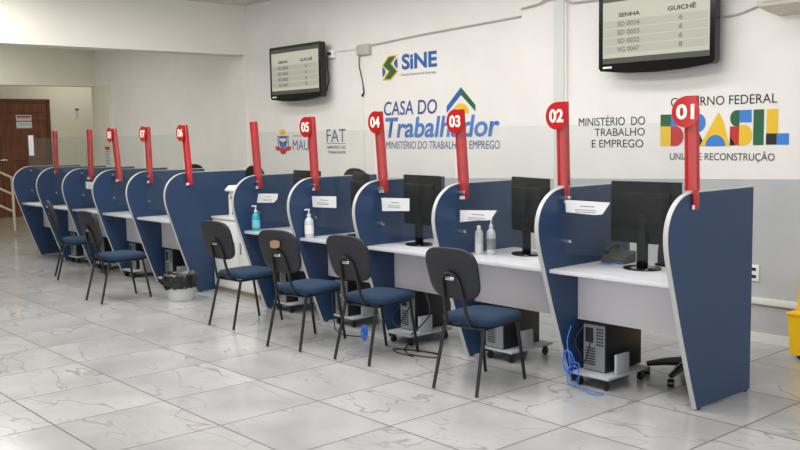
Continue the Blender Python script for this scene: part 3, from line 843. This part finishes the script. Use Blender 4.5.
# air conditioner
t = thing('air_conditioner', 'cream wall air conditioner at the top right corner', 'air conditioner', (0, 0, 0))
pr = [(WY-.001, 2.515), (WY-.20, 2.535), (WY-.335, 2.56), (WY-.35, 2.60), (WY-.35, 2.84), (WY-.001, 2.84)]
MB().prism(pr, -.50, .42, 'x').build('casing', M['ac'], t, smooth=0)
MB().box(-.46, .38, WY-.352, WY-.349, 2.585, 2.592).box(-.46, .38, WY-.352, WY-.349, 2.66, 2.665).build('louvre_lines', M['trunkgrey'], t, smooth=0)
# yellow bucket
t = thing('mop_bucket', 'yellow mop bucket with wringer against the wall at the right edge', 'bucket', (.0, 1.765, 0))
MB().prism([(-.19, .03), (.19, .03), (.215, .33), (-.215, .33)], -.15, .15).box(-.225, .225, -.16, .16, .32, .34, .004).build('tub', M['yellow'], t, smooth=0)
MB().prism([(-.17, .34), (.17, .34), (.17, .52), (.13, .58), (-.09, .58), (-.16, .52)], -.1, .1).build('wringer', M['yellow'], t, smooth=0)
for x in (-.14, .14):
    MB().lathe([(.01, -.012), (.028, -.01), (.028, .01), (.01, .012)], (x, -.1, .028), 12, 'x').build('castor', M['black'], t)
    MB().lathe([(.01, -.012), (.028, -.01), (.028, .01), (.01, .012)], (x, .1, .028), 12, 'x').build('castor', M['black'], t)

# ------------------------------------------------------------------ painted logos on the back wall
LY0, LY1 = WY-.003, WY-.0005
def flat(name, pts, m, parent, e=0): return MB().prism(pts, LY0-e, LY1).build(name, m, parent, smooth=0)
def sect(cx, cz, rx, rz, a0, a1, n=18, close=True):
    p = [(cx+rx*math.cos(math.radians(a0+(a1-a0)*i/n)), cz+rz*math.sin(math.radians(a0+(a1-a0)*i/n))) for i in range(n+1)]
    return p
def rect(x0, x1, z0, z1): return [(x0, z0), (x1, z0), (x1, z1), (x0, z1)]
# government logo
t = thing('government_sign', 'painted wall logo GOVERNO FEDERAL BRASIL in coloured block letters', 'wall logo', (0, 0, 0))
text('lettering', 'GOVERNO FEDERAL', -1.422, -.502, 1.868, 1.941, LY0, M['l_black'], t, .0)
text('lettering', 'UNIÃO E RECONSTRUÇÃO', -1.426, -.512, 1.412, 1.498, LY0, M['l_black'], t, .0)
L_ = bpy.data.objects.new('letter', None); C.objects.link(L_); L_.parent = t; L_.name = 'block_letters'
Bz0, Bz1, Bm = 1.54, 1.805, 1.706
flat('letter_piece', rect(-1.519, -1.42, Bm, Bz1), M['l_green'], L_)
flat('letter_piece', [(-1.42, Bm), (-1.42, Bz1)]+sect(-1.37, (Bm+Bz1)/2, .055, (Bz1-Bm)/2, 90, -90), M['l_sky'], L_)
flat('letter_piece', rect(-1.519, -1.42, Bz0, Bm), M['l_yellow'], L_)
flat('letter_piece', [(-1.42, Bz0), (-1.42, Bm)]+sect(-1.375, (Bz0+Bm)/2, .075, (Bm-Bz0)/2, 90, -90), M['l_red'], L_)
# R
flat('letter_piece', rect(-1.285, -1.205, Bz0, Bz1), M['l_green'], L_)
flat('letter_piece', [(-1.205, 1.655), (-1.205, Bz1)]+sect(-1.165, (1.655+Bz1)/2, .065, (Bz1-1.655)/2, 90, -90), M['l_sky'], L_)
flat('letter_piece', [(-1.205, 1.66), (-1.165, 1.66), (-1.10, Bz0), (-1.205, Bz0)], M['l_black'], L_)
# A
flat('letter_piece', [(-1.15, Bz0), (-.886, Bz0), (-.978, Bz1+.005)], M['l_yellow'], L_, .001) if False else flat('letter_piece', [(-1.15, Bz0), (-.886, Bz0), (-.945, 1.74), (-.985, 1.81), (-1.0, 1.79)], M['l_yellow'], L_, .0006)
flat('letter_piece', sect(-1.01, Bz0, .088, .09, 0, 180), M['l_sky'], L_, .0012)
# S
flat('letter_piece', [(-.807, 1.695), (-.807, 1.822)]+sect(-.832, 1.7585, .053, .0635, 90, 270), M['l_green'], L_)
flat('letter_piece', rect(-.807, -.706, 1.725, 1.822), M['l_sky'], L_)
flat('letter_piece', [(-.807, 1.545), (-.807, 1.695), (-.886, 1.695), (-.886, 1.63)]+sect(-.807, 1.63, .079, .085, 180, 270), M['l_red'], L_)
flat('letter_piece', [(-.886, 1.545), (-.835, 1.545), (-.886, 1.62)], M['l_black'], L_)
flat('letter_piece', [(-.807, 1.545), (-.807, 1.705)]+sect(-.765, 1.625, .066, .08, 90, -90), M['l_yellow'], L_)
# I L
flat('letter_piece', rect(-.69, -.605, 1.547, 1.822), M['l_green'], L_)
flat('letter_piece', rect(-.582, -.492, 1.636, 1.822), M['l_yellow'], L_)
flat('letter_piece', rect(-.585, -.50, 1.55, 1.636), M['l_black'], L_)
flat('letter_piece', rect(-.50, -.404, 1.55, 1.636), M['l_sky'], L_)
# ministry
t = thing('ministry_sign', 'black painted wall text MINISTÉRIO DO TRABALHO E EMPREGO in three lines', 'wall lettering')
text('lettering', 'MINISTÉRIO  DO', -2.378, -1.672, 1.724, 1.816, LY0, M['l_black'], t, .0)
text('lettering', 'TRABALHO', -2.20, -1.674, 1.632, 1.70, LY0, M['l_black'], t, .0)
text('lettering', 'E EMPREGO', -2.232, -1.688, 1.530, 1.60, LY0, M['l_black'], t, .0)
# sine
t = thing('employment_sign', 'painted wall logo SINE with green and yellow ribbon emblem', 'wall logo')
def sp(cx, cy): return (-5.16+(cx-180)*.00219, 2.557-(cy-120)*.00142-(cx-303)*.00014)
em = bpy.data.objects.new('emblem', None); C.objects.link(em); em.parent = t
flat('ribbon_outline', [sp(*p) for p in [(180, 205), (232, 126), (305, 116), (264, 185), (309, 245), (252, 316), (182, 321), (225, 248)]], M['l_yellow'], em)
flat('ribbon', [sp(*p) for p in [(192, 202), (238, 134), (292, 126), (250, 186), (298, 246), (248, 306), (200, 311), (240, 246)]], M['l_green'], em, .0008)
flat('disc', [sp(*p) for p in [(303, 145), (285, 160), (276, 185), (288, 212), (305, 225)]], M['l_blue'], em, .0004)
flat('disc', [sp(*p) for p in [(184, 215), (200, 225), (210, 250), (200, 278), (186, 292)]], M['l_blue'], em, .0004)
text('lettering', 'SiNE', -4.815, -4.25, 2.388, 2.560, LY0, M['l_blue'], t, .035)
text('subtitle', 'Sistema Nacional de Emprego', -4.833, -4.268, 2.315, 2.350, LY0, M['l_grey'], t, .0)
# casa do trabalhador
t = thing('worker_house_sign', 'painted blue wall logo CASA DO Trabalhador with roof and sun', 'wall logo')
text('lettering', 'CASA DO', -5.136, -4.258, 1.893, 2.050, LY0, M['l_navy'], t, .01, .1)
text('lettering', 'Trabalhador', -5.118, -3.355, 1.640, 1.868, LY0, M['l_tblue'], t, .022, .18)
text('lettering', 'MINISTÉRIO DO TRABALHO E EMPREGO', -5.114, -3.356, 1.518, 1.624, LY0, M['l_navy'], t, .0, .1)
flat('roof_left', [(-4.112, 1.895), (-4.112, 1.965), (-3.897, 2.155), (-3.897, 2.075)], M['l_blue'], t)
flat('roof_right', [(-3.897, 2.155), (-3.897, 2.075), (-3.690, 1.90), (-3.690, 1.965)], M['l_green'], t)
flat('sun', sect(-3.90, 1.885, .115, .105, 0, 180), M['l_yellow'], t)
# town crest
t = thing('town_sign', 'painted wall crest with MAUÁ lettering below the small television', 'wall logo')
cr = bpy.data.objects.new('crest', None); C.objects.link(cr); cr.parent = t
flat('crown', [(-7.26, 1.70), (-7.27, 1.765), (-7.24, 1.745), (-7.225, 1.785), (-7.197, 1.755), (-7.17, 1.785), (-7.155, 1.745), (-7.125, 1.765), (-7.135, 1.70)], M['l_yellow'], cr)
flat('shield', [(-7.285, 1.685), (-7.105, 1.685), (-7.105, 1.60), (-7.13, 1.55), (-7.195, 1.52), (-7.26, 1.55), (-7.285, 1.60)], M['l_navy'], cr)
flat('shield_band', [(-7.27, 1.655), (-7.12, 1.655), (-7.12, 1.625), (-7.195, 1.605), (-7.27, 1.625)], M['l_white'], cr, .0008)
flat('shield_wave', sect(-7.195, 1.57, .045, .028, 0, 360, 16)[:-1], M['l_sky'], cr, .0008)
for x in (-7.32, -7.088): flat('column', [(x, 1.55), (x+.018, 1.55), (x+.018, 1.67), (x+.03, 1.69), (x-.012, 1.69), (x, 1.67)], M['l_grey'], cr)
flat('ribbon', [(-7.385, 1.555), (-7.33, 1.54), (-7.33, 1.56), (-7.195, 1.515), (-7.065, 1.56), (-7.065, 1.54), (-7.01, 1.555), (-7.02, 1.51), (-7.05, 1.495), (-7.12, 1.49), (-7.14, 1.455), (-7.195, 1.445), (-7.25, 1.455), (-7.27, 1.49), (-7.34, 1.495), (-7.37, 1.51)], M['l_red'], cr, .0004)
text('lettering', 'MAUÁ', -6.97, -6.50, 1.50, 1.665, LY0, M['l_navy'], t, .0)
text('lettering', 'PREFEITURA DE', -6.957, -6.50, 1.672, 1.695, LY0, M['l_grey'], t, .0)
# FAT
t = thing('fund_sign', 'slate grey painted wall logo FAT with two small lines below', 'wall logo')
text('lettering', 'FAT', -6.24, -5.855, 1.60, 1.757, LY0, M['l_grey'], t, -.0)
flat('rule', rect(-6.245, -5.86, 1.580, 1.586), M['l_grey'], t)
text('lettering', 'AMPARO AO', -6.24, -5.86, 1.520, 1.556, LY0, M['l_grey'], t, .01)
text('lettering', 'TRABALHADOR', -6.22, -5.86, 1.460, 1.494, LY0, M['l_grey'], t, .01)

# ------------------------------------------------------------------ light
w = bpy.data.worlds.new('world'); bpy.context.scene.world = w; w.use_nodes = True
bg = w.node_tree.nodes['Background']; bg.inputs[0].default_value = (.97, .985, 1, 1); bg.inputs[1].default_value = 2.1
def area(name, loc, size, power, col=(1, 1, 1), rot=(0, 0, 0)):
    l = bpy.data.lights.new(name, 'AREA'); l.shape = 'RECTANGLE'; l.size, l.size_y = size; l.energy = power; l.color = col
    o = bpy.data.objects.new(name, l); C.objects.link(o); o.location = loc; o.rotation_euler = rot
area('ceiling_fill', (-1.5, -1.8, 3.40), (5, 1.2), 150, (1, .97, .93))  # unseen area lights added under the ceiling, no fixtures modelled
area('ceiling_fill', (-3.4, .35, 3.40), (6.5, .5), 75, (1, .98, .95))  # extra fill added to brighten the back wall
area('ceiling_fill', (-6.3, -1.8, 3.40), (2.5, 1.2), 90, (1, .97, .9))
area('ceiling_fill', (-10.8, -.8, 3.40), (3, 1.2), 85, (1, .98, .88))
area('ceiling_fill', (-14.2, 2.4, 3.40), (1.2, 1.2), 16, (1, .95, .85))
sc = bpy.context.scene
sc.view_settings.view_transform = 'Standard'
sc.view_settings.look = 'None'
sc.cycles.max_bounces = 8; sc.cycles.transparent_max_bounces = 24
sc.cycles.use_denoising = True
